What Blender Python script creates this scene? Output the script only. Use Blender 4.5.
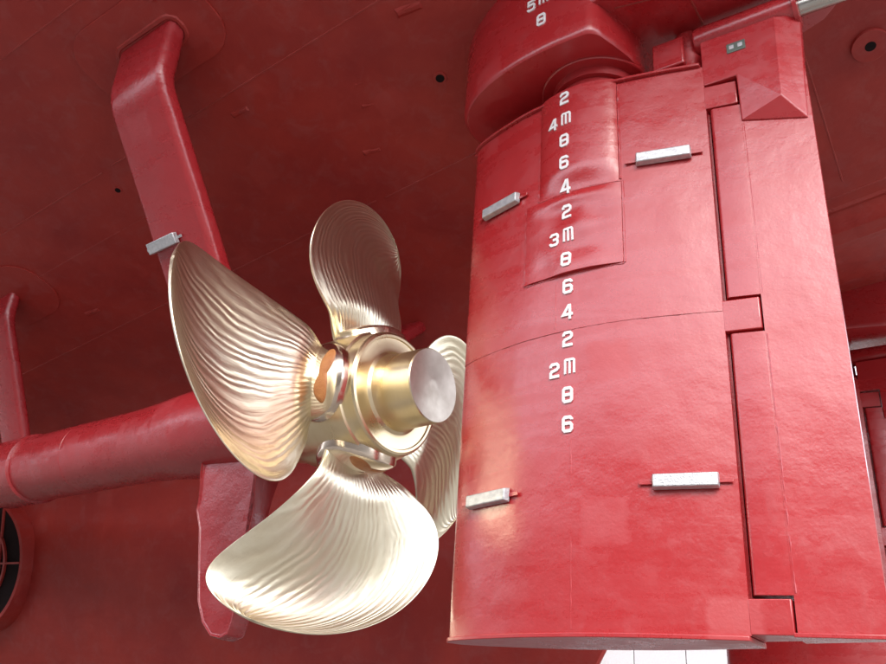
import bpy, math, random
from mathutils import Vector, Matrix, noise
R = math.radians
random.seed(7)
for o in list(bpy.data.objects): bpy.data.objects.remove(o, do_unlink=True)
scene = bpy.context.scene
COL = scene.collection

# ------------------------------------------------------------------ camera
def camera():
    psi, th, rho, f = 0.603, 0.443, 0.072, 845.8
    fh = Vector((-math.sin(psi), math.cos(psi), 0)); r = Vector((math.cos(psi), math.sin(psi), 0))
    fw = fh*math.cos(th) + Vector((0, 0, math.sin(th))); up = r.cross(fw)
    r2 = r*math.cos(rho) + up*math.sin(rho); u2 = up*math.cos(rho) - r*math.sin(rho)
    cd = bpy.data.cameras.new('camera'); cam = bpy.data.objects.new('camera', cd); COL.objects.link(cam)
    cd.sensor_fit = 'HORIZONTAL'; cd.sensor_width = 36; cd.lens = f/886*36; cd.clip_end = 2000; cd.clip_start = .05
    m = Matrix((r2, u2, -fw)).transposed().to_4x4(); m.translation = (2.204, -4.98, -0.234)
    cam.matrix_world = m; scene.camera = cam
camera()

# ------------------------------------------------------------------ light
SUN_EL, SUN_DIR = R(36), (0.62, -0.78)          # high hazy sun from the open side of the dock
w = bpy.data.worlds.new('World'); scene.world = w; w.use_nodes = True
nt = w.node_tree; bg = nt.nodes['Background']
sky = nt.nodes.new('ShaderNodeTexSky'); sky.sky_type = 'NISHITA'; sky.sun_disc = False
sky.sun_elevation = SUN_EL; sky.sun_rotation = math.atan2(SUN_DIR[0], SUN_DIR[1]) % (2*math.pi)
sky.air_density = 1.0; sky.dust_density = 4.0; sky.ozone_density = 1.0
hs = nt.nodes.new('ShaderNodeHueSaturation'); hs.inputs['Saturation'].default_value = .5
nt.links.new(sky.outputs[0], hs.inputs['Color']); # thin even cloud: the clear sky veiled with a uniform pale layer
veil = nt.nodes.new('ShaderNodeMix'); veil.data_type = 'RGBA'; veil.inputs[0].default_value = .6
nt.links.new(hs.outputs[0], veil.inputs[6]); veil.inputs[7].default_value = (13.5, 13.8, 15.6, 1)
nt.links.new(veil.outputs[2], bg.inputs[0])
bg.inputs[1].default_value = 0.15
sd = bpy.data.lights.new('sun', 'SUN'); sd.energy = 0.95; sd.angle = R(20); sd.color = (1, .95, .88)
so = bpy.data.objects.new('sun', sd); COL.objects.link(so)
v = Vector((SUN_DIR[0], SUN_DIR[1], 0)).normalized()*math.cos(SUN_EL); v.z = math.sin(SUN_EL)
so.rotation_euler = (-v).to_track_quat('-Z', 'Y').to_euler(); so.location = v*30
vs = scene.view_settings; vs.view_transform = 'Standard'; vs.look = 'None'; vs.gamma = 1; vs.exposure = 1.08
vs.use_curve_mapping = False

# ------------------------------------------------------------------ materials
def newmat(name):
    m = bpy.data.materials.new(name); m.use_nodes = True
    return m, m.node_tree, m.node_tree.nodes['Principled BSDF']
def N(nt, t, **kw):
    n = nt.nodes.new(t)
    for k, val in kw.items():
        if k in n.inputs: n.inputs[k].default_value = val
        else: setattr(n, k, val)
    return n
def noise_n(nt, vec, scale, detail=4, rough=.55, dist=0):
    n = N(nt, 'ShaderNodeTexNoise', Scale=scale, Detail=detail, Roughness=rough, Distortion=dist)
    if vec is not None: nt.links.new(vec, n.inputs['Vector'])
    return n.outputs['Fac']
def ramp(nt, fac, stops):
    r = nt.nodes.new('ShaderNodeValToRGB'); cr = r.color_ramp
    while len(cr.elements) < len(stops): cr.elements.new(.5)
    for e, (p, c) in zip(cr.elements, stops):
        e.position = p; e.color = (c, c, c, 1) if isinstance(c, float) else (*c, 1)
    nt.links.new(fac, r.inputs[0]); return r.outputs[0]
def math_n(nt, op, a, b=None, c=None):
    n = nt.nodes.new('ShaderNodeMath'); n.operation = op
    for i, x in enumerate((a, b, c)):
        if x is None: continue
        if isinstance(x, (int, float)): n.inputs[i].default_value = x
        else: nt.links.new(x, n.inputs[i])
    return n.outputs[0]
def mix_rgb(nt, fac, a, b):
    n = nt.nodes.new('ShaderNodeMix'); n.data_type = 'RGBA'
    if isinstance(fac, (int, float)): n.inputs[0].default_value = fac
    else: nt.links.new(fac, n.inputs[0])
    for i, x in ((6, a), (7, b)):
        if isinstance(x, tuple): n.inputs[i].default_value = (*x, 1)
        else: nt.links.new(x, n.inputs[i])
    return n.outputs[2]
def bump(nt, h, dist, strength=1.0, prev=None):
    b = N(nt, 'ShaderNodeBump', Strength=strength, Distance=dist); nt.links.new(h, b.inputs['Height'])
    if prev is not None: nt.links.new(prev, b.inputs['Normal'])
    return b.outputs[0]
def coords(nt):
    return nt.nodes.new('ShaderNodeNewGeometry').outputs['Position']

def red_paint(name, col, col2, rough, wave=.004, peel=.0006, scuff=.5, blist=1.0, spec=.55):
    m, nt, p = newmat(name); P = coords(nt)
    big = noise_n(nt, P, 1.1, 5, .6); c = ramp(nt, big, [(.3, col), (.7, col2)])
    fine = noise_n(nt, P, 26, 5, .65)
    dust = ramp(nt, noise_n(nt, P, 4.5, 6, .7, .6), [(.5, 0.0), (.75, 1.0)])
    pale = tuple(x*.72 + .09 for x in col)
    c2 = mix_rgb(nt, math_n(nt, 'MULTIPLY', dust, scuff*.45), c, pale)
    # narrow rubbed marks along the plating
    mp = N(nt, 'ShaderNodeMapping'); mp.inputs['Scale'].default_value = (3, 3, 26); nt.links.new(P, mp.inputs[0])
    st = ramp(nt, noise_n(nt, mp.outputs[0], 1.6, 6, .7, .8), [(.63, 0.0), (.72, 1.0)])
    c3 = mix_rgb(nt, math_n(nt, 'MULTIPLY', st, scuff*.28), c2, tuple(x*.55 for x in col))
    vo = nt.nodes.new('ShaderNodeTexVoronoi'); vo.inputs['Scale'].default_value = 1.15; vo.distance = 'CHEBYCHEV'; nt.links.new(P, vo.inputs['Vector'])
    pt = ramp(nt, math_n(nt, 'ADD', vo.outputs['Distance'], math_n(nt, 'MULTIPLY', noise_n(nt, P, 9, 4, .6), .12)), [(.20, 1.0), (.235, 0.0)])
    c3 = mix_rgb(nt, math_n(nt, 'MULTIPLY', pt, .20), c3, tuple(min(1, x*1.10+.035) for x in col))
    nt.links.new(c3, p.inputs['Base Color'])
    rr = math_n(nt, 'MULTIPLY_ADD', fine, .16, rough-.08); rr = math_n(nt, 'MULTIPLY_ADD', dust, .10, rr)
    mp3 = N(nt, 'ShaderNodeMapping'); mp3.inputs['Scale'].default_value = (.55, .55, 4.0); nt.links.new(P, mp3.inputs[0])
    lap = ramp(nt, noise_n(nt, mp3.outputs[0], 1.5, 5, .55, .5), [(.42, 0.0), (.58, 1.0)])
    rr = math_n(nt, 'MULTIPLY_ADD', lap, .09, math_n(nt, 'SUBTRACT', rr, .04)); rr = math_n(nt, 'MULTIPLY_ADD', pt, .10, rr)
    nt.links.new(rr, p.inputs['Roughness'])
    b1 = bump(nt, noise_n(nt, P, 2.3, 3, .5), wave*4)
    b2 = bump(nt, noise_n(nt, P, 55, 3, .5), peel*2, 1, b1)
    sp = ramp(nt, noise_n(nt, P, 15, 3, .6, .5), [(.66, 0.0), (.74, 1.0)])
    mp2 = N(nt, 'ShaderNodeMapping'); mp2.inputs['Scale'].default_value = (1, 1, 3.2); nt.links.new(P, mp2.inputs[0])
    sag = ramp(nt, noise_n(nt, mp2.outputs[0], 5, 4, .6, .7), [(.62, 0.0), (.72, 1.0)])
    b3 = bump(nt, sp, .0001*blist, 1, b2); b4 = bump(nt, sag, .0011*blist, 1, b3)
    nt.links.new(b4, p.inputs['Normal'])
    p.inputs['Specular IOR Level'].default_value = spec
    return m
M = {}
M['rudder'] = red_paint('rudder_red_paint', (.39, .018, .021), (.36, .015, .018), .27, .0028, .0004, .25, .15, .95)
M['flap'] = red_paint('flap_red_paint', (.40, .019, .023), (.37, .016, .020), .27, .0028, .0004, .25, .15, .95)
M['strut'] = red_paint('strut_red_paint', (.36, .020, .025), (.32, .016, .020), .28, .006, .0010, .18, .8, .8)
M['hull'] = red_paint('hull_red_paint', (.38, .034, .023), (.28, .020, .017), .50, .005, .0005, .7, .4, .4)
M['hullb'] = red_paint('hull_red_paint_older', (.36, .032, .022), (.27, .020, .017), .50, .005, .0005, .8, .4, .4)
M['bead'] = red_paint('weld_red_paint', (.36, .036, .026), (.30, .026, .020), .5, .004, .003)

def bronze_blade():
    m, nt, p = newmat('machined_bronze')
    uv = nt.nodes.new('ShaderNodeUVMap'); uv.uv_map = 'blade'
    sx = nt.nodes.new('ShaderNodeSeparateXYZ'); nt.links.new(uv.outputs[0], sx.inputs[0])
    x, r = sx.outputs[0], sx.outputs[1]
    wob = noise_n(nt, uv.outputs[0], 2.2, 3, .5)
    g = math_n(nt, 'SQRT', math_n(nt, 'ADD', math_n(nt, 'MULTIPLY', x, x), math_n(nt, 'MULTIPLY', math_n(nt, 'MULTIPLY', r, r), .06)))
    g = math_n(nt, 'MULTIPLY_ADD', wob, .15, g)
    g = math_n(nt, 'MULTIPLY_ADD', noise_n(nt, uv.outputs[0], 7.0, 3, .6), .022, g)
    g = math_n(nt, 'MULTIPLY_ADD', math_n(nt, 'SINE', math_n(nt, 'MULTIPLY', g, 23.0)), .012, g)
    fr = math_n(nt, 'FRACT', math_n(nt, 'MULTIPLY', g, 1/.074))
    a = math_n(nt, 'MULTIPLY_ADD', fr, 2, -1); cusp = math_n(nt, 'MULTIPLY', a, a)
    rid = math_n(nt, 'MULTIPLY_ADD', math_n(nt, 'COSINE', math_n(nt, 'MULTIPLY', fr, 6.28318)), .5, .5)
    amp = ramp(nt, noise_n(nt, uv.outputs[0], 3.0, 3, .5), [(.34, .40), (.62, 1.0)])
    root = ramp(nt, math_n(nt, 'MULTIPLY', r, 1.0), [(.10, 0.0), (.22, 1.0)])
    h = math_n(nt, 'MULTIPLY', math_n(nt, 'MULTIPLY', rid, amp), root)
    fine = math_n(nt, 'SINE', math_n(nt, 'MULTIPLY', g, 900))
    b1 = bump(nt, h, .0027)
    # smaller grinding strokes
    mp = N(nt, 'ShaderNodeMapping'); mp.inputs['Scale'].default_value = (60, 5, 1); nt.links.new(uv.outputs[0], mp.inputs[0])
    gr = noise_n(nt, mp.outputs[0], 1.0, 4, .6, .4)
    b2 = bump(nt, gr, .0014, 1, b1)
    nt.links.new(b2, p.inputs['Normal'])
    P = coords(nt)
    tint = ramp(nt, noise_n(nt, P, 1.7, 4, .6), [(.3, (.80, .73, .53)), (.7, (.88, .83, .66))])
    c = mix_rgb(nt, math_n(nt, 'MULTIPLY', math_n(nt, 'MULTIPLY', rid, root), .25), tint, (.60, .47, .30))
    nt.links.new(c, p.inputs['Base Color'])
    p.inputs['Metallic'].default_value = 1.0
    nt.links.new(math_n(nt, 'MULTIPLY_ADD', gr, .15, .23), p.inputs['Roughness'])
    return m
M['blade'] = bronze_blade()
def metal(name, col, col2, rough, sc=8, streak=(1, 1, 1), met=1.0, bd=.0006):
    m, nt, p = newmat(name)
    tc = nt.nodes.new('ShaderNodeTexCoord').outputs['Object']
    mp = N(nt, 'ShaderNodeMapping'); mp.inputs['Scale'].default_value = streak; nt.links.new(tc, mp.inputs[0])
    n1 = noise_n(nt, mp.outputs[0], sc, 5, .6)
    nt.links.new(ramp(nt, n1, [(.3, col), (.7, col2)]), p.inputs['Base Color'])
    p.inputs['Metallic'].default_value = met
    nt.links.new(math_n(nt, 'MULTIPLY_ADD', n1, .2, rough-.1), p.inputs['Roughness'])
    nt.links.new(bump(nt, noise_n(nt, mp.outputs[0], sc*5, 3), bd), p.inputs['Normal'])
    return m
M['hub'] = metal('turned_bronze', (.70, .57, .35), (.76, .64, .43), .30, 2.2, (5, 1, 1), bd=.00015)
M['palm'] = metal('polished_bronze', (.80, .70, .58), (.74, .62, .48), .20, 5)
M['capend'] = metal('turned_cap_face', (.52, .47, .40), (.42, .37, .31), .40, 7)
M['filler'] = metal('brown_filler', (.42, .17, .05), (.34, .12, .035), .5, 14, met=0, bd=.003)
M['zinc'] = metal('zinc', (.60, .61, .61), (.40, .41, .42), .42, 22, met=.6, bd=.003)
M['steel'] = metal('polished_steel', (.55, .54, .50), (.45, .43, .38), .22, 6, (1, 14, 14))
M['white'] = metal('white_paint', (.82, .82, .82), (.74, .74, .74), .45, 20, met=0, bd=.0005)
M['black'] = metal('dark_inside', (.012, .008, .008), (.02, .012, .012), .7, 9, met=0)  # near-black colour standing for the shade inside holes
M['concrete'] = metal('dock_concrete', (.235, .22, .20), (.165, .155, .14), .85, .8, met=0, bd=.01)
M['palewall'] = metal('pale_concrete', (.55, .55, .53), (.45, .45, .44), .8, .5, met=0, bd=.01)
M['timber'] = metal('timber', (.20, .13, .08), (.13, .08, .05), .8, 6, (1, 1, 8), met=0, bd=.004)
M['tag'] = metal('tag_metal', (.16, .20, .16), (.10, .13, .11), .4, 30, met=.4)
M['markred'] = metal('marker_red', (.70, .06, .05), (.6, .05, .04), .6, 30, met=0)

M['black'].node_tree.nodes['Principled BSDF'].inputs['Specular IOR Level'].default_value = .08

# ------------------------------------------------------------------ builders
def obj(name, verts, faces, mat, parent=None, smooth=True, angle=35, bev=0, uv=None):
    me = bpy.data.meshes.new(name); me.from_pydata([tuple(v) for v in verts], [], faces); me.update()
    me.materials.append(M[mat] if isinstance(mat, str) else mat)
    if smooth:
        me.polygons.foreach_set('use_smooth', [True]*len(me.polygons)); me.set_sharp_from_angle(angle=R(angle))
    if uv:
        l = me.uv_layers.new(name='blade')
        for lp in me.loops: l.data[lp.index].uv = uv[lp.vertex_index]
    o = bpy.data.objects.new(name, me); COL.objects.link(o)
    if parent is not None: o.parent = parent
    if bev:
        b = o.modifiers.new('bevel', 'BEVEL'); b.width = bev; b.segments = 3; b.limit_method = 'ANGLE'; b.angle_limit = R(38)
    return o
def thing(name, label, cat, loc=(0, 0, 0), group=None):
    o = bpy.data.objects.new(name, None); COL.objects.link(o); o.empty_display_size = .2; o.location = loc
    return tag(o, label, cat, group)
def tag(o, label, cat, group=None):
    o['label'] = label; o['category'] = cat
    if group: o['group'] = group
    return o
def prism(poly, z0, z1):
    """poly of (x, y), extruded in z"""
    n = len(poly); vs_ = [(x, y, z0) for x, y in poly] + [(x, y, z1) for x, y in poly]
    f = [(i, (i+1) % n, n+(i+1) % n, n+i) for i in range(n)] + [tuple(range(n))[::-1], tuple(range(n, 2*n))]
    return vs_, f
def grid_faces(nu, nv, off=0, closed=False):
    f = []
    for i in range(nu-1):
        for j in range(nv if closed else nv-1):
            a = off+i*nv+j; b = off+i*nv+(j+1) % nv; f.append((a, b, b+nv, a+nv))
    return f
def loft(rings, cap=True):
    n = len(rings[0]); vs_ = [p for r in rings for p in r]; f = grid_faces(len(rings), n, 0, True)
    if cap: f += [tuple(range(n))[::-1], tuple(range((len(rings)-1)*n, len(rings)*n))]
    return vs_, f
def lathe(prof, axis='X', seg=64, cap=True):
    """prof: list of (t, r) along the axis"""
    rings = []
    for t, r in prof:
        ring = []
        for k in range(seg):
            a = 2*math.pi*k/seg; c_, s_ = r*math.cos(a), r*math.sin(a)
            ring.append((t, c_, s_) if axis == 'X' else ((c_, s_, t) if axis == 'Z' else (c_, t, s_)))
        rings.append(ring)
    return loft(rings, cap)
def bead(name, pts, nrms, width, height, mat, parent, jitter=.25):
    """a weld bead: a raised ridge following pts on a surface"""
    vs_ = []; n = len(pts); pts = [Vector(p) for p in pts]
    for i, p in enumerate(pts):
        t = (pts[min(i+1, n-1)] - pts[max(i-1, 0)]).normalized(); nn = Vector(nrms[i]).normalized(); b = t.cross(nn)
        k = 1 + jitter*(noise.noise(p*21) + .6*noise.noise(p*60))
        vs_ += [p - b*width*k - nn*.003, p - b*width*.5*k + nn*height*.8*k, p + b*width*.5*k + nn*height*.8*k, p + b*width*k - nn*.003]
    return obj(name, vs_, grid_faces(n, 4), mat, parent)
def box(c, s):
    x, y, z = [a/2 for a in s]; cx, cy, cz = c
    vs_ = [(cx+i*x, cy+j*y, cz+k*z) for i in (-1, 1) for j in (-1, 1) for k in (-1, 1)]
    return vs_, [(0, 1, 3, 2), (4, 6, 7, 5), (0, 4, 5, 1), (2, 3, 7, 6), (0, 2, 6, 4), (1, 5, 7, 3)]
def xf(vf, m):
    return [m @ Vector(p) for p in vf[0]], vf[1]
def smooth01(t):
    t = max(0, min(1, t)); return t*t*(3-2*t)
def interp(tab, x):
    if x <= tab[0][0]: return tab[0][1]
    for (a, b), (c, d) in zip(tab, tab[1:]):
        if x <= c:
            i = tab.index((a, b)); p0 = tab[max(i-1, 0)]; p3 = tab[min(i+2, len(tab)-1)]
            m1 = (d-p0[1])/(c-p0[0]); m2 = (p3[1]-b)/(p3[0]-a); h = c-a; t = (x-a)/h
            return (2*t**3-3*t*t+1)*b + (t**3-2*t*t+t)*h*m1 + (-2*t**3+3*t*t)*d + (t**3-t*t)*h*m2
    return tab[-1][1]

# ------------------------------------------------------------------ ground and dock
FLOOR = -1.75
fl = obj('dock_floor', [(-400, -400, FLOOR), (400, -400, FLOOR), (400, 400, FLOOR), (-400, 400, FLOOR)], [(0, 1, 2, 3)], 'concrete', smooth=False)
fl['kind'] = 'structure'

# ------------------------------------------------------------------ ship hull
YC = 3.22                                                       # centreline; the near shaft and rudder stand at y = 0
HA, HB = .165, -.26
def hz(X, Y):
    if Y > YC: Y = 2*YC - Y
    return 5.15 + HA*(X+3.5) + HB*(Y+1.7)
HN = Vector((-HA, -HB, 1)).normalized()*-1                      # downward normal of the near bottom plating
def hp(X, Y, off=0.0):
    return Vector((X, Y, hz(X, Y))) + HN*off
def skeg_w(X): return min(1.2, .16 + .112*max(0, -1.5-X))
def skeg_y(X, t):
    """side of the skeg, t from 0 at the turn to 1 at the bottom: it tucks under towards the keel"""
    return YC - skeg_w(X)*(1 - .72*max(0, t)**1.5)
def skeg_b(X):
    top = hz(X, YC)
    return smooth01((X+1.75)/2.6)**.8*(top-.16)*1.0 if X > -1.75 else 0.0
hull = thing('ship_hull', 'red painted underside of the ship stern with plate seams and a central skeg', 'ship hull', (0, 0, 0))
XCUT = [-24, -14, -8.3, 1.52, 5.0]
YSEAM = [-3.85, -2.36, -1.04, .62]
def wav(X, Y): return .010*noise.noise(Vector((X*.7, Y*.9, 3.3))) + .004*noise.noise(Vector((X*2.1, Y*2.3, 1.7)))
pi_ = 0
def hull_strip(X0, X1, y0, y1, mir=False):
    nx = max(3, int((X1-X0)/.22)); ny = max(3, int(abs(y1-y0)/.16)); vs_ = []
    for i in range(nx):
        X = X0+(X1-X0)*i/(nx-1)
        for j in range(ny):
            Y = y0+(y1-y0)*j/(ny-1); edge = min(i, nx-1-i, j, ny-1-j)
            vs_.append((X, 2*YC-Y if mir else Y, hz(X, Y) + (wav(X, Y) if edge else 0)))
    return vs_, grid_faces(nx, ny)
for k in range(len(XCUT)-1):
    for j in range(len(YSEAM)-1):
        for mir in (False, True):
            v_, f_ = hull_strip(XCUT[k], XCUT[k+1], YSEAM[j], YSEAM[j+1], mir)
            obj('hull_plate', v_, f_, ('hull', 'hullb')[(k+j) % 2], hull); pi_ += 1
# inner strake with the turn down into the central skeg
def inner_section(X):
    ys = YC - skeg_w(X); zb = skeg_b(X); zt = hz(X, ys)
    rf = max(.02, min(1.25, .8*(zt-zb))); y0 = max(.62+.12, ys-rf)
    P0 = Vector((y0, hz(X, y0))); P1 = Vector((ys, zt)); P2 = Vector((ys, max(zb, zt-rf*1.1)))
    out = [Vector((.62 + (y0-.62)*i/8, hz(X, .62 + (y0-.62)*i/8))) for i in range(8)]
    for i in range(15):
        t = i/14; out.append(P0*(1-t)**2 + P1*2*t*(1-t) + P2*t*t)
    for i in range(1, 14):
        t = i/13; out.append(Vector((skeg_y(X, t), P2.y + (zb-P2.y)*t)))
    out.append(Vector((YC, zb-.02)))
    return out
for k in range(len(XCUT)-1):
    for mir in (False, True):
        X0, X1 = XCUT[k], XCUT[k+1]; nx = max(3, int((X1-X0)/.16)); vs_ = []; ny = 0
        for i in range(nx):
            X = X0+(X1-X0)*i/(nx-1); sec = inner_section(X); ny = len(sec)
            vs_ += [(X, 2*YC-p.x if mir else p.x, p.y) for p in sec]
        obj('skeg_plate', vs_, grid_faces(nx, ny), ('hull', 'hullb')[k % 2], hull)
# bilge, sides, transom and deck closing the hull
for mir in (False, True):
    vs_ = []; nx = 60
    for i in range(nx):
        X = -24 + 29*i/(nx-1); z = hz(X, -3.85)
        for (y, dz) in ((-3.85, 0), (-3.95, .04), (-4.05, .13), (-4.12, .28), (-4.15, .5), (-4.15, 9.2-z)):
            vs_.append((X, 2*YC-y if mir else y, z+dz))
    obj('hull_side', vs_, grid_faces(nx, 6), 'hullb', hull)
obj('deck', [(-24, -4.15, 9.2), (5, -4.15, 9.2), (5, 2*YC+4.15, 9.2), (-24, 2*YC+4.15, 9.2)], [(0, 1, 2, 3)], 'hullb', hull, smooth=False)
tr = [(y, hz(5, y)) for y in (-3.85, 0, YC)]
tp = [(5, -4.15, 9.2), (5, -4.15, hz(5, -3.85)+.5), (5, -4.05, hz(5, -3.85)+.13)] + [(5, y, z) for y, z in tr]
tp += [(5, 2*YC-y, z) for _, y, z in tp[:-1]][::-1]
obj('transom', tp, [tuple(range(len(tp)))], 'hullb', hull, smooth=False)
# weld seams between plates
def seam_x(Yf, X0, X1, parent=hull, wd=.010, ht=.006):
    pts = []; n = int((X1-X0)/.05)
    for i in range(n):
        X = X0+(X1-X0)*i/(n-1); pts.append(hp(X, Yf(X), .0))
    bead('weld_seam', pts, [HN]*n, wd, ht, 'bead', parent)
seam_x(lambda X: -2.36, -13, -3.1); seam_x(lambda X: -2.345, -3.05, 4.9)
seam_x(lambda X: -1.04, -13, -4.9); seam_x(lambda X: -1.05, -4.75, 4.9)
seam_x(lambda X: .62, -13, -2.6); seam_x(lambda X: .635, -2.5, 4.9)
seam_x(lambda X: -.42, -13, -4.2)
seam_x(lambda X: YC-.42, .9, 4.9, wd=.012)
for Xc in (1.52, -8.3):
    pts = [hp(Xc, -3.8+i*.05) for i in range(130 if Xc > 0 else 83)]
    bead('weld_seam', pts, [HN]*len(pts), .010, .006, 'bead', hull)
# centre strip along the keel line aft of the skeg
vs_ = []; nx = 40
for i in range(nx):
    X = .75+4.2*i/(nx-1)
    for y, d in ((YC-.30, .0), (YC-.28, -.025), (YC+.28, -.025), (YC+.30, 0)): vs_.append((X, y, hz(X, y)+d))
obj('keel_strip', vs_, grid_faces(nx, 4), 'bead', hull)
# doubler plates where the bracket arms meet the hull
def rounded_rect(a, b, r, n=7):
    out = []
    for cx, cy, s in ((a-r, b-r, 0), (-a+r, b-r, 90), (-a+r, -b+r, 180), (a-r, -b+r, 270)):
        for i in range(n):
            t = R(s+90*i/(n-1)); out.append((cx+r*math.cos(t), cy+r*math.sin(t)))
    return out
def on_hull(poly, X, Y, h, name, mat, parent=hull, bev=.004):
    """a plate of outline poly lying against the bottom plating"""
    ex = Vector((1, 0, HA)).normalized(); ey = HN.cross(ex)
    c = hp(X, Y); n = len(poly)
    vs_ = [c + ex*a + ey*b + HN*h for a, b in poly] + [c + ex*a + ey*b - HN*.012 for a, b in poly]
    f_ = [tuple(range(n))] + [(i, n+i, n+(i+1) % n, (i+1) % n) for i in range(n)]
    return obj(name, vs_, f_, mat, parent, smooth=False, bev=bev)
on_hull(rounded_rect(.74, .40, .30), -3.42, -1.78, .020, 'doubler_plate', 'hull')
on_hull(rounded_rect(.60, .42, .36), -7.30, -.36, .020, 'doubler_plate', 'hull')
# inboard arm pad on the rounded plating
def ring_on_hull(X, Y, r0, r1, h, name='drain_boss', hole=True):
    n = 28; ring = [(r1*math.cos(2*math.pi*i/n), r1*math.sin(2*math.pi*i/n)) for i in range(n)]
    o = on_hull(ring, X, Y, h, name, 'hull')
    if hole: on_hull([(a*r0/r1, b*r0/r1) for a, b in ring], X, Y, h+.002, 'opening_shade', 'black', o, 0)  # flat black disc, the shade inside the hole put into its colour
    return o
ring_on_hull(2.01, 1.35, .045, .15, .03)
ring_on_hull(-1.32, -.20, .040, .062, .012)
ring_on_hull(-4.92, -.81, .030, .044, .008)
def lug(X, Y, rot, s=1.0):
    """a cut-off lifting lug: short bent plate stub standing on a weld footprint"""
    ex = Vector((math.cos(rot), math.sin(rot), HA)).normalized(); ey = HN.cross(ex).normalized(); c = hp(X, Y); vs_ = []
    prof = [(-.09, 0), (-.075, .030), (-.03, .022), (.02, .034), (.07, .028), (.09, 0)]
    for sg in (-1, 1):
        for a, h in prof: vs_.append(c + ex*a*s + ey*sg*(.012+.02*(h < .01))*s + HN*(h*s*.55-.003))
    n = len(prof); f_ = [(i, i+1, n+i+1, n+i) for i in range(n-1)] + [tuple(range(n))[::-1], tuple(range(n, 2*n))]
    obj('cut_lug', vs_, f_, 'hullb', hull, smooth=False, bev=.003)
for X, Y, r_, s in ((-3.16, -.85, .1, 1.1), (-1.22, -.86, .2, 1.4), (-2.30, .12, .25, 1.1), (-6.6, .28, .1, 1.3), (-3.05, -1.98, 1.2, .9), (-2.05, -.30, .3, .7), (-2.0, -.52, .2, .5), (1.25, 4.25, .4, .9)):
    lug(X, Y if Y < YC else 2*YC-Y, r_, s)
# thruster tunnel opening with its grille on the skeg
gx, gz, gr = -10.52, 1.60, .90
ztop = inner_section(gx)[22].y
def sk_pt(X, z): return Vector((X, skeg_y(X, 1-z/ztop), z))
gy = sk_pt(gx, gz).y
ex = (sk_pt(gx+.4, gz)-sk_pt(gx-.4, gz)).normalized(); ev = (sk_pt(gx, gz+.9)-sk_pt(gx, gz-.9)).normalized()
en = ev.cross(ex).normalized()
if en.y > 0: en = -en
gc = Vector((gx, gy, gz)) + en*.10
def gpt(a, b, o): return gc + ex*a + ev*b + en*o
n = 48
vs_ = [gpt(r*math.cos(2*math.pi*i/n), r*math.sin(2*math.pi*i/n), o) for r, o in ((gr+.07, -.30), (gr+.06, .0), (gr+.05, .035), (gr, .035), (gr, -.01)) for i in range(n)]
rim = obj('thruster_opening', vs_, grid_faces(5, n, 0, True), 'hull', hull)
obj('tunnel_shade', [gpt(gr*math.cos(2*math.pi*i/n), gr*math.sin(2*math.pi*i/n), .008) for i in range(n)], [tuple(range(n))], 'black', rim, smooth=False)  # flat disc without depth, tunnel shade painted black
vs_ = [gpt(r*math.cos(2*math.pi*i/n), r*math.sin(2*math.pi*i/n), o) for r, o in ((gr*.66, .012), (gr*.66, .05), (gr*.62, .05), (gr*.62, .012)) for i in range(n)]
obj('grille_ring', vs_, grid_faces(4, n, 0, True), 'bead', rim)
def bar(p, q, wdt, o0, o1):
    d = (q-p).normalized(); s = d.cross(en)*wdt
    vs_ = [p-s+en*o0, p+s+en*o0, q+s+en*o0, q-s+en*o0, p-s+en*o1, p+s+en*o1, q+s+en*o1, q-s+en*o1]
    obj('grille_bar', vs_, [(0, 1, 2, 3), (4, 7, 6, 5), (0, 4, 5, 1), (1, 5, 6, 2), (2, 6, 7, 3), (3, 7, 4, 0)], 'bead', rim, smooth=False)
for a in (-.45, 0, .45):
    h_ = math.sqrt(gr*gr-a*a); bar(gpt(a, -h_, 0), gpt(a, h_, 0), .014, .014, .045)
for b in (0,):
    h_ = math.sqrt(gr*gr-b*b); bar(gpt(-h_, b, 0), gpt(h_, b, 0), .014, .0155, .047)

# headbox above the rudder
def headbox_outline(k=1.0, n=26):
    pts = []
    for i in range(n+1):                                        # elliptic nose, port side from LE to shoulder
        t = math.pi/2*i/n; pts.append((.15 - 1.22*math.cos(t)*1.0, -.655*math.sin(t)**.92))
    for i in range(1, 9):
        t = R(75*i/8); pts.append((.27+.13*math.sin(t), -.655+.13*(1-math.cos(t))))
    pts += [(.44, -.44), (.49, -.28), (.52, -.12)]
    full = pts + [(x, -y) for x, y in pts[::-1]]
    return [(.0+(x)*k, y*k) for x, y in full]
rings = []
for z, k in ((4.485, .955), (4.487, .972), (4.50, .987), (4.53, .998), (4.58, 1.0), (4.9, 1.0), (5.25, 1.0), (5.75, 1.0)):
    rings.append([(x, y, z) for x, y in headbox_outline(k)])
hb = obj('headbox', *loft(rings), 'rudder', hull)
aft = [(.20, -.60), (.34, -.645), (.50, -.652), (.9, -.63), (1.4, -.52), (1.80, -.36), (1.98, -.18), (2.02, 0)]
aft = aft + [(x, -y) for x, y in aft[::-1][1:]]
rings = [[((x-1)*k+1, y*k, z) for x, y in aft] for z, k in ((4.775, .965), (4.778, .98), (4.80, .996), (4.84, 1), (5.3, 1), (6.0, 1))]
obj('headbox_tail', *loft(rings), 'rudder', hb)
for pp in ([(.47, -.50), (.62, -.47), (1.75, -.28)], [(.98, -.60), (1.00, .3)]):
    pts = []
    for (x0, y0), (x1, y1) in zip(pp, pp[1:]):
        pts += [(x0+(x1-x0)*i/30, y0+(y1-y0)*i/30, 4.774) for i in range(30)]
    bead('weld_seam', pts, [(0, 0, -1)]*len(pts), .009, .005, 'bead', hb)
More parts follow.
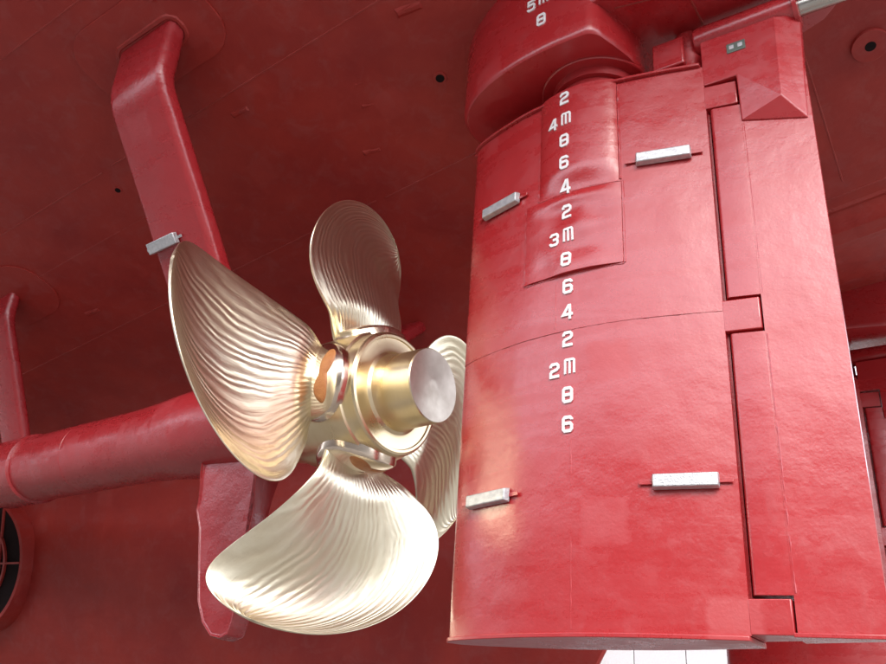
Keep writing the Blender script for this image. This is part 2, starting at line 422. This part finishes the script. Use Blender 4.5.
v_, f_ = lathe([(4.53, .43), (4.474, .43), (4.468, .422), (4.466, .345), (4.40, .340), (4.40, .28)], 'Z', 64)
obj('bearing_ring', [(x+.10, y, z) for x, y, z in v_], f_, 'rudder', hb)

# ------------------------------------------------------------------ rudder
RPROF = [(-.99, .0), (-.975, .040), (-.92, .085), (-.80, .140), (-.62, .200), (-.35, .268), (-.05, .302), (.15, .305), (.40, .283), (.70, .224), (.99, .150)]
ZB, ZT = .34, 4.25
def base_t(x): return max(0.0, interp(RPROF, x))
def pad_off(x, z):
    if -.235 <= x <= .385 and 3.36 <= z <= 4.285:
        u = (x-.075)/.31; c_ = max(0, 1-u*u)
        return .010 + .062*c_**.75*(.35+.65*smooth01((z-3.36)/.20))
    if -.35 <= x <= .40 and 2.70 <= z < 3.36:
        u = (x-.025)/.375; c_ = max(0, 1-u*u)
        return .012 + .014*c_ + .016*c_*noise.noise(Vector((x*4.5+3, z*4.2, 5)))*1.3 + .012*math.exp(-((z-3.30)/.05)**2)*c_
    return 0
def rud_y(x, z): return base_t(x) + pad_off(x, z)
def build_rudder(name, label, digits=True):
    rud = thing(name, label, 'rudder', (0, 0, 0))
    # main blade: closed loop of stations, port then starboard
    n = 46
    xs = [.99 - 1.98*(.5-.5*math.cos(math.pi*i/n))**1.0 for i in range(n+1)]     # trailing edge to leading edge
    nz = 70; rings = []
    for k in range(nz+1):
        z = ZB + (ZT-ZB)*k/nz; e = min(k, nz-k)/nz
        def wv(x, s): return (.0035*noise.noise(Vector((x*2.2, z*1.5, s*9))) + .0018*noise.noise(Vector((x*6, z*5, s*4))))*min(1, e*30)*min(1, (x+.99)*8)
        ring = [(x, -base_t(x) - wv(x, 1), z) for x in xs] + [(x, base_t(x) + wv(x, 2), z) for x in xs[::-1][1:]]
        rings.append(ring)
    blade = obj('blade', *loft(rings), 'rudder', rud, angle=50)
    # raised plates over the stock
    def pad(x0, x1, z0, z1, nm):
        nx, nz = 34, 44; vs_ = []
        for sg in (-1,):
            for i in range(-1, nx+2):
                x = x0+(x1-x0)*min(max(i, 0), nx)/nx
                for k in range(-1, nz+2):
                    z = z0+(z1-z0)*min(max(k, 0), nz)/nz
                    sk = i < 0 or k < 0 or i > nx or k > nz
                    d = base_t(x)-.01 if sk else rud_y(x, z+(1e-5 if k == 0 else (-1e-5 if k == nz else 0)))
                    vs_.append((x, sg*d, z))
        obj(nm, vs_, [f[::-1] for f in grid_faces(nx+3, nz+3)], 'rudder', rud, angle=40)
    pad(-.235, .385, 3.362, 4.284, 'stock_casing'); pad(-.35, .40, 2.70, 3.358, 'closing_plate')
    def path_bead(pp, wd=.008, ht=.005):
        pts = [Vector((x, -rud_y(x, z)+.001, z)) for x, z in pp]
        nn = []
        for x, z in pp:
            d = (base_t(min(x+.01, .99))-base_t(x-.01))/.02; nn.append(Vector((-d, -1, 0)))
        bead('weld_seam', pts, nn, wd, ht, 'rudder', rud, .45)
    def lin(a, b, st=.02):
        L = math.hypot(b[0]-a[0], b[1]-a[1]); m = max(3, int(L/st)); return [(a[0]+(b[0]-a[0])*i/m, a[1]+(b[1]-a[1])*i/m) for i in range(m+1)]
    path_bead(lin((-.96, 2.27), (.985, 2.27)), .009, .006)
    path_bead(lin((-.243, 3.38), (-.243, 4.22)), .012, .010); path_bead(lin((.393, 3.38), (.393, 4.22)), .010, .008)
    path_bead(lin((-.357, 2.70), (-.357, 3.36)), .011, .009); path_bead(lin((.407, 2.70), (.407, 3.36)), .011, .008)
    path_bead(lin((-.35, 2.695), (.40, 2.695)), .010, .008); path_bead(lin((-.35, 3.366), (-.25, 3.366)))
    path_bead(lin((-.234, 3.359), (.40, 3.359)), .009, .006)
    path_bead(lin((.02, .36), (.02, 1.5)), .006, .0025); path_bead(lin((-.10, 2.30), (-.10, 2.64)), .006, .0025)
    # end plates with a small overhang
    def outline(off, xa, xb, m=36):
        xs_ = [xa + (xb-xa)*(1-math.cos(math.pi/2*i/m)) for i in range(m+1)]
        p = [(x - (off if i == 0 else 0), -(base_t(x)+off*min(1, i/3))) for i, x in enumerate(xs_)]
        return p + [(x, -y) for x, y in p[::-1][:-1]]
    obj('top_plate', *prism(outline(.030, -.985, .975), 4.252, 4.272), 'rudder', rud, bev=.004)
    obj('bottom_plate', *prism(outline(.024, -.985, .985), .312, .338), 'rudder', rud, bev=.005)
    # hinge knuckles of the blade reaching into the flap
    for z0, z1 in ((.345, .53), (2.12, 2.335), (3.865, 4.06)):
        sec = [(.985, -.1525), (1.20, -.1185), (1.2035, -.105), (1.2035, .105), (1.20, .1185), (.985, .1525)]
        obj('hinge_knuckle', *prism(sec, z0, z1), 'rudder', rud, bev=.006)
    # flap
    def ft(x): return .132 + (.020-.132)*(x-1.12)/(1.645-1.12)
    flap = None
    nz = 50; xs = [1.215 + (1.645-1.215)*i/14 for i in range(15)]; rings = []
    for k in range(nz+1):
        z = ZB+.02 + (4.05-ZB-.02)*k/nz; e = min(k, nz-k)/nz
        def wv(x): return .0028*noise.noise(Vector((x*3+7, z*1.6, 8)))*min(1, e*30)
        rings.append([(x, -ft(x)-wv(x), z) for x in xs] + [(x, ft(x), z) for x in xs[::-1]])
    flap = obj('flap', *loft(rings), 'flap', rud)
    nose = [(1.215, -ft(1.215)+.0005), (1.040, -.1480)] + [(1.040-.039*math.sin(R(a))**.7, -.1480*math.copysign(abs(math.cos(R(a)))**.7, math.cos(R(a)))) for a in range(10, 171, 10)] + [(1.040, .1480), (1.215, ft(1.215)-.0005)]
    for z0, z1 in ((.548, 2.10), (2.352, 3.848)):
        obj('flap_nose', *prism(nose, z0, z1), 'flap', flap, bev=.002)
    obj('gap_light_seal', *box((.992, 0, 2.2), (.014, .20, 3.6)), 'rudder', blade, smooth=False)  # added strip that keeps light from showing through the hinge gap
    pts = [Vector((1.225, -ft(1.225)+.001, .56+i*.02)) for i in range(77)]
    bead('weld_seam', pts, [(-.2, -1, 0)]*len(pts), .005, .0035, 'flap', flap, 1.2)
    pts = [Vector((1.225, -ft(1.225)+.001, 2.36+i*.02)) for i in range(72)]
    bead('weld_seam', pts, [(-.2, -1, 0)]*len(pts), .004, .0012, 'flap', flap, .6)
    obj('flap_bottom_plate', *prism([(1.20, -.140), (1.655, -.045), (1.655, .045), (1.20, .140)], .335, .358), 'flap', flap, bev=.004)
    # thick upper block of the flap with chamfered aft corners
    S = []
    for sg in (-1, 1):
        S += [(.985, sg*.146, 4.08), (1.215, sg*.146, 4.08), (1.215, sg*.122, 3.70), (1.49, sg*.146, 3.79), (1.62, sg*.036, 3.63), (1.665, sg*.034, 4.53), (1.51, sg*.146, 4.49), (.985, sg*.146, 4.49), (1.215, sg*.03, 3.64)]
    f_ = []
    for o_ in (0, 9):
        q = [(0, 1, 6, 7), (1, 2, 3), (1, 3, 6), (3, 4, 5, 6), (2, 4, 3)]
        f_ += [tuple(o_+i for i in (a if o_ == 0 else a[::-1])) for a in q]
    f_ += [(0, 7, 16, 9), (7, 6, 15, 16), (6, 5, 14, 15), (5, 4, 13, 14), (0, 9, 10, 1), (1, 10, 11, 2), (2, 11, 13, 4)]
    obj('flap_head', S, [f[::-1] for f in f_], 'flap', flap, smooth=False, bev=.008)
    # sliding tube on the flap head that takes the link rod
    tube = obj('slide_tube', *xf(lathe([(0, .10), (.02, .112), (.70, .112), (.705, .135), (.735, .135), (.74, .075), (.60, .070)], 'X', 40), Matrix.Translation((.93, -.03, 4.60))), 'flap', flap)
    if digits:
        plate = obj('maker_plate', *box((1.235, -.1495, 4.335), (.13, .006, .085)), 'tag', flap, smooth=False, bev=.004)
        for dx in (-.03, .03):
            obj('plate_mark', *box((1.235+dx, -.1535, 4.338), (.032, .003, .034)), 'zinc', plate, smooth=False)
    # linkage pieces on top of the blade
    obj('link_bracket', *box((.74, -.02, 4.50), (.24, .24, .26)), 'rudder', rud, bev=.015)
    obj('link_pin', *xf(lathe([(4.27, .12), (4.36, .12), (4.37, .10), (4.60, .10), (4.68, .12), (4.71, .11)], 'Z', 32), Matrix.Translation((.86, .02, 0))), 'rudder', rud)
    obj('stock', *xf(lathe([(4.26, .30), (4.60, .30)], 'Z', 48), Matrix.Translation((.10, 0, 0))), 'rudder', rud)
    # zinc anodes with their welded straps
    for ax, az in ((-.60, 3.49), (.69, 3.50), (-.61, 1.19), (.71, 1.18)):
        d = (base_t(ax+.06)-base_t(ax-.06))/.12
        m = Matrix.Translation((ax, -base_t(ax), az)) @ Matrix.Rotation(-math.atan(d), 4, 'Z')
        L, hgt, dp = .19, .048, .055
        vs_ = [(sx*(L-.008*(y < -.03)), y, sz*(hgt-.010*(y < -.03))) for y in (-.006, -dp) for sx, sz in ((-1, -1), (1, -1), (1, 1), (-1, 1))]
        an = obj('anode', [m @ Vector(p) for p in vs_], [(0, 1, 2, 3), (7, 6, 5, 4), (0, 4, 5, 1), (1, 5, 6, 2), (2, 6, 7, 3), (3, 7, 4, 0)], 'zinc', rud, bev=.007)
        obj('strap', *xf(box((0, -.010, 0), (.53, .008, .026)), m), 'rudder', an, smooth=False, bev=.002)
        for sg in (-1, 1):
            pass
    return rud, blade

# draft figures: block strokes cut from plate
def stroke_rib(pts, w, closed=False):
    """mitred ribbon around a polyline -> list of quads as (left,right) pairs"""
    n = len(pts); L = []
    for i in range(n):
        p = Vector(pts[i])
        a = Vector(pts[i-1]) if (i > 0 or closed) else None; b = Vector(pts[(i+1) % n]) if (i < n-1 or closed) else None
        d1 = (p-a).normalized() if a is not None else (b-p).normalized(); d2 = (b-p).normalized() if b is not None else d1
        n1 = Vector((-d1.y, d1.x)); n2 = Vector((-d2.y, d2.x)); mt = (n1+n2).normalized(); k = w/max(.35, mt.dot(n1))
        L.append((p+mt*k, p-mt*k))
    return L
def octo(x0, y0, x1, y1, c=.17):
    return [(x0+c, y0), (x1-c, y0), (x1, y0+c), (x1, y1-c), (x1-c, y1), (x0+c, y1), (x0, y1-c), (x0, y0+c)]
c_ = .17
GLYPH = {   # unit box 0..1 wide (x) and 0..1.35 high
 '2': [([(.0, 1.02), (.0, 1.18), (c_, 1.35), (1-c_, 1.35), (1, 1.18), (1, .92), (1-c_, .74), (c_, .60), (0, .42), (0, 0), (1.12, 0)], False)],
 '3': [([(.0, 1.08), (.0, 1.18), (c_, 1.35), (1-c_, 1.35), (1, 1.18), (1, .85), (1-c_*.9, .68), (1, .50), (1, c_), (1-c_, 0), (c_, 0), (0, c_), (0, .28)], False), ([(.35, .68), (.72, .68)], False)],
 '4': [([(.78, -.13), (.78, 1.38), (.62, 1.38), (-.08, .42), (.66, .42)], False), ([(.92, .42), (1.15, .42)], False)],
 '5': [([(1.1, 1.35), (.05, 1.35), (.05, .80), (1-c_, .80), (1, .63), (1, c_), (1-c_, 0), (c_, 0), (0, c_), (0, .28)], False)],
 '6': [([(1, 1.08), (1, 1.18), (1-c_, 1.35), (c_, 1.35), (0, 1.18), (0, c_), (c_, 0), (1-c_, 0), (1, c_), (1, .58), (1-c_, .75), (.14, .75)], False)],
 '8': [(octo(0, 0, 1, 1.35), True), ([(.14, .68), (.86, .68)], False)],
 'm': [([(0, -.10), (0, 1.30), (.08, 1.36), (1.02, 1.36), (1.12, 1.26), (1.12, -.10)], False), ([(.56, -.10), (.56, 1.22)], False)],
}
def draft_mark(ch, xc, zc, size, yfun, parent, wk=1.0):
    vs_ = []; f_ = []; sc = size/1.62; w_ = .152
    for pts, closed in GLYPH[ch]:
        rib = stroke_rib(pts, w_*(.8 if ch == 'm' else 1), closed); m = len(rib); o0 = len(vs_)
        for lv in (0, 1):
            for a, b in rib:
                for q in (a, b):
                    x = xc + (q.x-.5)*sc*.86*wk; z = zc + (q.y-.675)*sc
                    vs_.append((x, -(yfun(x, z) + (.009 if lv else -.004)), z))
        t = 2*m
        for i in range(m if closed else m-1):
            j = (i+1) % m
            f_ += [(o0+t+2*i, o0+t+2*j, o0+t+2*j+1, o0+t+2*i+1), (o0+2*i, o0+2*j, o0+t+2*j, o0+t+2*i), (o0+2*i+1, o0+t+2*i+1, o0+t+2*j+1, o0+2*j+1)]
        if not closed:
            for i in (0, m-1): f_.append((o0+2*i, o0+t+2*i, o0+t+2*i+1, o0+2*i+1))
    obj('draft_mark', vs_, f_, 'white', parent, smooth=False)
rud, blade = build_rudder('flap_rudder', 'large red rudder with white draft figures and zinc bars, right behind the bronze propeller')
rows = [(1.6, '6'), (1.8, '8'), (2.0, '2m'), (2.2, '2'), (2.4, '4'), (2.6, '6'), (2.8, '8'), (3.0, '3m'), (3.2, '2'), (3.4, '4'), (3.6, '6'), (3.8, '8'), (4.0, '4m'), (4.2, '2')]
for z, t in rows:
    f = lambda x, zz, z=z: rud_y(x, z if abs(z-3.4) > .1 else zz)
    draft_mark(t[-1], .0 + .012*(t[-1] == 'm'), z, .110, rud_y, rud)
    if len(t) == 2: draft_mark(t[0], -.098, z-.012, .107, rud_y, rud)
def hb_y(x, z): return .655*math.sin(math.acos(max(-1, min(1, (.15-x)/1.22))))**.92
draft_mark('8', -.07, 4.8, .115, hb_y, hb); draft_mark('m', -.055, 5.02, .115, hb_y, hb); draft_mark('5', -.165, 5.0, .112, hb_y, hb)

# second rudder across the stern, same make
def copy_tree(o, parent=None, skip=()):
    c = o.copy(); COL.objects.link(c); c.parent = parent
    for ch in o.children:
        if ch.name.split('.')[0] not in skip: copy_tree(ch, c, skip)
    return c
rud2 = copy_tree(rud, None, ('draft_mark', 'maker_plate'))
rud2.location = (0, 2*YC, 0); rud2['label'] = 'shaded dark red rudder on the far side of the ship, half hidden'
rud['group'] = rud2['group'] = 'rudders under the stern'
hb2 = hb.copy(); COL.objects.link(hb2); hb2.location = (0, 2*YC, 0)
for ch in hb.children:
    if ch.name.startswith(('bearing', 'headbox_tail')):
        c = ch.copy(); COL.objects.link(c); c.parent = hb2
for Y, lb in ((0, 'bright steel rod sliding into the tube on the near red rudder flap'), (2*YC, 'grey steel rod above the far shaded rudder')):
    rod = thing('link_rod', lb, 'rod', (1.30, Y-.03, 4.60), 'flap link rods')
    obj('rod', *lathe([(0, .055), (.004, .066), (1.15, .066), (1.154, .055)], 'X', 32), 'steel', rod)
    z = hz(2.6, Y)-4.60
    obj('rod_bracket', *prism([(1.10, -.10), (1.32, -.10), (1.32, .10), (1.10, .10)], -.16, z+.05), 'rudder', rod, bev=.01)

# ------------------------------------------------------------------ shaft, brackets, propeller
YAW, PIT = -.0781, -.0119
AX0 = Vector((-1.9398, 0, 2.1724))
MP = Matrix.Rotation(-PIT, 4, 'Y') @ Matrix.Rotation(YAW, 4, 'Z')
MW = Matrix.Translation(AX0) @ MP
def ax(t): return MW @ Vector((t, 0, 0))
tubeo = thing('shaft_tube', 'long red round tube carrying the propeller shaft forward along the hull', 'shaft tube')
tubeo.matrix_world = MW
def rough_lathe(prof, amp=.004, seg=72):
    v_, f_ = lathe(prof, 'X', seg)
    out = []
    for x, y, z in v_:
        r = math.hypot(y, z); k = 1 + amp*noise.noise(Vector((x*3, y*4, z*4)))/max(r, .1); out.append((x, y*k, z*k))
    return out, f_
prof = [(-2.55, .36)] + [(-2.6-.12*i, .372) for i in range(88)] + [(-13.3, .372)]
obj('tube_shell', *rough_lathe(prof), 'strut', tubeo)
for t in (-4.0, -7.4):
    obj('joint_band', *rough_lathe([(t, .36), (t-.012, .3745), (t-.05, .375), (t-.062, .36)], .003), 'strut', tubeo)

br = thing('shaft_bracket', 'red bracket with a wide bent arm and lower fin holding the shaft at the propeller', 'shaft bracket', (0, 0, 0))
bar_prof = [(-.78, .36), (-.785, .405), (-.82, .418)] + [(-.9-.1*i, .42) for i in range(12)] + [(-2.2, .414), (-2.4, .400), (-2.6, .386), (-2.8, .376), (-2.9, .368)]
v_, f_ = rough_lathe(bar_prof, .006)
obj('barrel', [MW @ Vector(p) for p in v_], f_, 'strut', br)
def arm(path, chord, thick, xc, name, parent, mat='strut', nseg=1, tipfac=None, xlean=0):
    """path of (y, z); section long in x, rounded at the edges"""
    rings = []; P = [Vector(p) for p in path]; n = len(P)
    for i, p in enumerate(P):
        t = (P[min(i+1, n-1)]-P[max(i-1, 0)]).normalized(); nn = Vector((-t.y, t.x))
        ch = chord if tipfac is None else chord*tipfac[i]; sec = []
        a, b, r = ch/2, thick/2, thick*.33
        for (x, y) in rounded_rect(a, b, r, 6):
            taper = 1 - .16*abs(x/a)**2.5
            q = p + nn*y*taper; wob = .004*noise.noise(Vector((x*6, q.x*5, q.y*5)))
            sec.append((xc[i] + x if isinstance(xc, list) else xc+x, q.x+nn.x*wob, q.y+nn.y*wob))
        rings.append(sec)
    return obj(name, *loft(rings), mat, parent, angle=60)
def bez(p0, p1, p2, n):
    return [tuple(p0[k]*(1-t)**2 + 2*p1[k]*t*(1-t) + p2[k]*t*t for k in (0, 1)) for t in [i/(n-1) for i in range(n)]]
b0 = (.10, 2.19)
main = [b0, (-.10, 2.45), (-.45, 2.92), (-.80, 3.38), (-1.15, 3.85), (-1.50, 4.31)] + bez((-1.655, 4.515), (-1.735, 4.62), (-1.745, 4.74), 7) + [(-1.75, 5.0), (-1.755, 5.26)]
arm(main, .70, .21, -3.40, 'outer_arm', br, tipfac=[1.35, 1.12, 1.0]+[1]*20)
inn = [b0, (.5, 2.55), (1.0, 2.98), (1.6, 3.5), (2.1, 3.93), (2.45, 4.23)]
arm(inn, .50, .17, -3.30, 'inner_arm', br)
# fillets where the arms leave the barrel are the widened first sections; lower fin below the barrel
fin = []
outl = [(-3.72, 1.95), (-3.72, 1.86), (-3.72, 1.78), (-3.725, 1.70), (-3.73, 1.60), (-3.745, 1.50), (-3.76, 1.42), (-3.68, 1.25), (-3.60, .92), (-3.52, .62), (-3.42, .45), (-3.30, .35), (-3.18, .33), (-3.10, .36), (-3.07, .45), (-3.06, .8), (-3.04, 1.25), (-3.035, 1.38), (-3.03, 1.50), (-3.025, 1.60), (-3.02, 1.7), (-3.02, 1.78), (-3.02, 1.86), (-3.02, 1.95)]
n = len(outl); cx = -3.38; cz = 1.1; rings = []
for y, k in ((-.085, .93), (-.105, .965), (-.085+.03, 1.0), (.055, 1.0), (.105, .965), (.085, .93)):
    rings.append([(cx+(x-cx)*k, .12+y*.95*(1+.8*smooth01((z-1.30)/.55)**1.5), cz+(z-cz)*(1-(1-k)*.5)) for x, z in outl])
rings = [[rings[0][i] if False else p for i, p in enumerate(r)] for r in rings]
obj('lower_fin', *loft(rings), 'strut', br, angle=50, bev=.012)
rr_ = rounded_rect(.375, .125, .11, 8); rr_ = rr_ + rr_[:1]
bead('weld_seam', [hp(-3.40+a, -1.755+b, .021) for a, b in rr_], [HN]*len(rr_), .022, .016, 'hull', br, .5)
# anode on the outer arm
t = (Vector((-1.5, 4.31))-Vector((-.8, 3.38))).normalized(); nn = Vector((-t.y, t.x))
if nn.x > 0: nn = -nn
def arm_pt(s, y): q = Vector((-.8, 3.38)) + t*s; q = q + nn*y; return Vector((0, q.x, q.y))
mA = Matrix(((1, 0, 0), (0, t.x, nn.x), (0, t.y, nn.y))).to_4x4()
mA.translation = Vector((-3.56, *(Vector((-.96, 3.59))+nn*.100)))
mA = mA @ Matrix.Rotation(R(4), 4, 'Z')
an = obj('anode', *xf(box((0, 0, .03), (.36, .10, .055)), mA), 'zinc', br, bev=.008)
obj('strap', *xf(box((0, 0, .010), (.46, .024, .008)), mA), 'zinc', an, smooth=False)

fb = thing('forward_shaft_bracket', 'slim red bracket arm farther forward joining shaft tube to hull', 'shaft bracket', (0, 0, 0))
arm([(.42, 2.24), (.20, 2.70), (0, 3.12), (-.18, 3.50)] + bez((-.27, 3.68), (-.36, 3.86), (-.365, 4.0), 5) + [(-.37, 4.25)], .46, .15, -7.42, 'outer_arm', fb)
v_, f_ = rough_lathe([(-5.05, .36), (-5.07, .40), (-5.75, .40), (-5.77, .36)], .004); obj('barrel', [MW @ Vector(p) for p in v_], f_, 'strut', fb)

prop = thing('propeller', 'four bladed polished bronze propeller with stepped hub in front of the red rudder', 'propeller')
prop.matrix_world = MW
RH = .5
BP = [1.8532, 1.5917] # radius, blade reference angle
BET = [-0.1218, 0.1211, 0.2878, 0.4513]; SK = [.5752, -.2558, -.6251]; RK = [-.0488, -.0811, -.1969]; CH = [.58, 1.0811, 1.6678, 2.2191, 2.6]; EXPN = 2+6*.2993
def lagr(ys, x):
    n = len(ys); s = 0
    for i in range(n):
        p = ys[i]
        for j in range(n):
            if j != i: p *= (x-j/(n-1))/(i/(n-1)-j/(n-1))
        s += p
    return s
def bl(u, s, off=0.0):
    r = RH + (BP[0]-RH)*u
    ch = lagr(CH, u)*math.sqrt(max(0, 1-u**EXPN)); be = lagr(BET, u)
    sk = SK[0]*u+SK[1]*u*u+SK[2]*u**3; rk = RK[0]*u+RK[1]*u*u+RK[2]*u**3 - .105*(1-smooth01(u/.24))
    ph = BP[1]+off+sk+s*ch*math.cos(be)/r
    return Vector((rk+s*ch*math.sin(be), r*math.cos(ph), r*math.sin(ph))), ch
def build_blade():
    nu, ns = 96, 80; vs_ = []; uv = []
    us = [max(-.12, -.12+1.12*(1-(1-i/nu)**1.7)) for i in range(nu+1)]; us[-1] = .99985
    ring_n = None; rings = []; uvr = []
    for u in us:
        uu = max(u, 0); port = []; stb = []
        for j in range(ns+1):
            s = -.5*math.cos(math.pi*j/ns)
            p, ch = bl(uu, s); e = 1e-3
            du = bl(min(uu+e, .9999), s)[0]-bl(max(uu-e, 0), s)[0]; ds = bl(uu, s+e)[0]-bl(uu, s-e)[0]
            nn = du.cross(ds)
            nn = nn.normalized() if nn.length > 1e-12 else Vector((1, 0, 0))
            if nn.x < 0: nn = -nn
            if u < 0:
                pr = Vector((p.x, p.y, p.z)); rad = Vector((0, p.y, p.z)).normalized(); p = p + rad*(u*(BP[0]-RH))
            th_ = (.062*(1-uu)**1.2+.008)*(max(0, 1-(2*s)**2))**.55*(1 + .5*math.exp(-max(u, 0)*14)) + .0035
            cam_ = -.028*ch*(1-(2*s)**2)*smooth01(uu*3)*.6
            base = p + nn*cam_
            port.append(base + nn*th_); stb.append(base - nn*th_)
            uvr.append(((s+.5)*1.75, uu*(BP[0]-RH)))
        uvs = uvr[-(ns+1):]; rings.append(port + stb[::-1]); uv += uvs + uvs[::-1]
    v_, f_ = loft(rings)
    return v_, f_, uv
v_, f_, uv = build_blade()
bobj = obj('blade', v_, f_, 'blade', prop, angle=60, uv=uv)
bobs = [bobj]
# blade palm (bolted foot) in the blade's own frame, radial along the reference angle
def palm_parts(parent):
    ra = Vector((0, math.cos(BP[1]), math.sin(BP[1]))); xa = Vector((1, 0, 0)); ta = ra.cross(xa)
    n = 56; prof = [(.40, .295), (.545, .295), (.563, .287), (.574, .270), (.581, .24), (.592, .16), (.597, .02)]
    vs_ = [ra*(h - 0.30*(1-math.cos(min(1, rr/.52*.0)))) + xa*(rr*1.08*math.cos(2*math.pi*i/n)-.03) + ta*(rr*1.07*math.sin(2*math.pi*i/n)) for h, rr in prof for i in range(n)]
    # follow the cylinder of the hub a little
    vs2 = []
    for p in vs_:
        a = p.dot(ta); vs2.append(p - ra*(.75*a*a))
    obj_p = obj('palm', vs2, *[loft([vs2[k*n:(k+1)*n] for k in range(len(prof))])[1]], 'palm', parent, angle=28)
    # peanut shaped filler over the bolts, one each side of the blade root
    for sg in (1, -1):
        m = 40; out = []
        for lv, k in ((0, 1.0), (.007, .97), (.010, .80), (.011, .35)):
            for i in range(m):
                a = 2*math.pi*i/m; rr = .060*(1+.85*math.cos(2*a))+.032 + .008*noise.noise(Vector((math.cos(a)*2, math.sin(a)*2, 4+sg)))
                tt = rr*math.cos(a)*1.55*k; xx = (.135 if sg > 0 else -.20) + .024*math.sin(tt*11) + rr*math.sin(a)*.95*k
                d = math.hypot(tt, xx); hh = interp([(.0, .597), (.16, .592), (.24, .581), (.27, .574), (.30, .55)], d) - .75*tt*tt
                out.append(ra*(hh + lv*1.3 - .002) + xa*(xx-.03) + ta*tt)
        obj('bolt_cover', *loft([out[k*m:(k+1)*m] for k in range(4)]), 'filler', obj_p, angle=60)
    return obj_p
palm_parts(bobj)
for k in range(1, 4):
    b = copy_tree(bobj, prop); b.rotation_euler = (k*math.pi/2, 0, 0); bobs.append(b)
hubp = [(-.74, .30), (-.74, .43), (-.58, .45), (-.56, .40), (-.54, .47), (-.50, .50), (-.40, .52), (-.1, .53), (.10, .528), (.195, .522), (.203, .505), (.215, .500), (.31, .497), (.328, .487), (.336, .470), (.336, .450), (.324, .444), (.322, .36), (.326, .335), (.345, .312), (.38, .300), (.43, .297), (.695, .292), (.702, .287)]
obj('hub', *lathe(hubp, 'X', 128), 'hub', prop, angle=24)
obj('hub_cap_face', *lathe([(.60, .20), (.7025, .2865), (.7045, .284), (.7045, .06), (.7055, .055), (.7055, .02)], 'X', 96), 'capend', prop, angle=24)
mk = []
for i in range(9):
    for j in range(2): mk.append((-.18+.055*math.sin(i)*.3+.02*j, 0, 0))
vs_ = []; 
for i in range(10):
    a = R(128 + i*1.5)
    for j, xx in enumerate((-.13, -.09)):
        vs_.append((xx + .02*math.sin(i*.9), .5265*math.cos(a), .5265*math.sin(a)))
obj('paint_mark', vs_, grid_faces(10, 2), 'markred', prop)

# ------------------------------------------------------------------ dock surroundings seen through the gap, an unseen wall added for the light, keel blocks
wl = thing('dock_wall', 'grey concrete dock wall beyond the far rudder', 'wall', (0, 23.4, FLOOR))
for i in range(16):
    obj('wall_panel', *box((-47.5+6*i, 0, 4.6), (5.96, .6, 9.2)), 'concrete', wl, smooth=False, bev=.02)
cab = thing('site_cabin', 'white panelled cabin glimpsed in the gap below the rudders', 'cabin', (-6.5, 19.5, FLOOR))
for i in range(9):
    obj('cabin_panel', *box((-6+1.5*i, 0, 2.6), (1.47, .12, 5.2)), 'white', cab, smooth=False, bev=.02)
obj('cabin_body', *box((0, 1.6, 2.58), (13.4, 3.0, 5.16)), 'white', cab, smooth=False, bev=.02)
obj('eaves', *box((0, -.10, 4.30), (13.5, .12, .08)), 'zinc', cab, smooth=False)
obj('down_pipe', *xf(lathe([(0, .07), (5.1, .07)], 'Z', 16), Matrix.Translation((-1.9, -.16, 0))), 'zinc', cab)
obj('window', *box((3.4, -.075, 4.75), (1.2, .05, .5)), 'steel', cab, smooth=False)
light_wall = thing('dock_wall', 'tall grey concrete dock wall, unseen, added opposite the rudder to shape the light', 'wall', (0, -17, FLOOR))  # out of view behind the camera, added to limit sky light and reflections
for i in range(16):
    obj('wall_panel', *box((-47.5+6*i, 0, 4.6), (5.96, .6, 9.2)), 'concrete', light_wall, smooth=False, bev=.02)
for i in range(7):
    X = -21 + i*3.5
    if abs(X) > 0: 
        kb = thing('keel_block', 'timber topped concrete keel block under the ship skeg', 'keel block', (X-3, YC, FLOOR), 'keel blocks under the skeg')
        obj('base', *box((0, 0, .62), (.9, 1.3, 1.24)), 'concrete', kb, smooth=False, bev=.02)
        obj('cap', *box((0, 0, 1.485), (.8, 1.2, .49)), 'timber', kb, smooth=False, bev=.02)
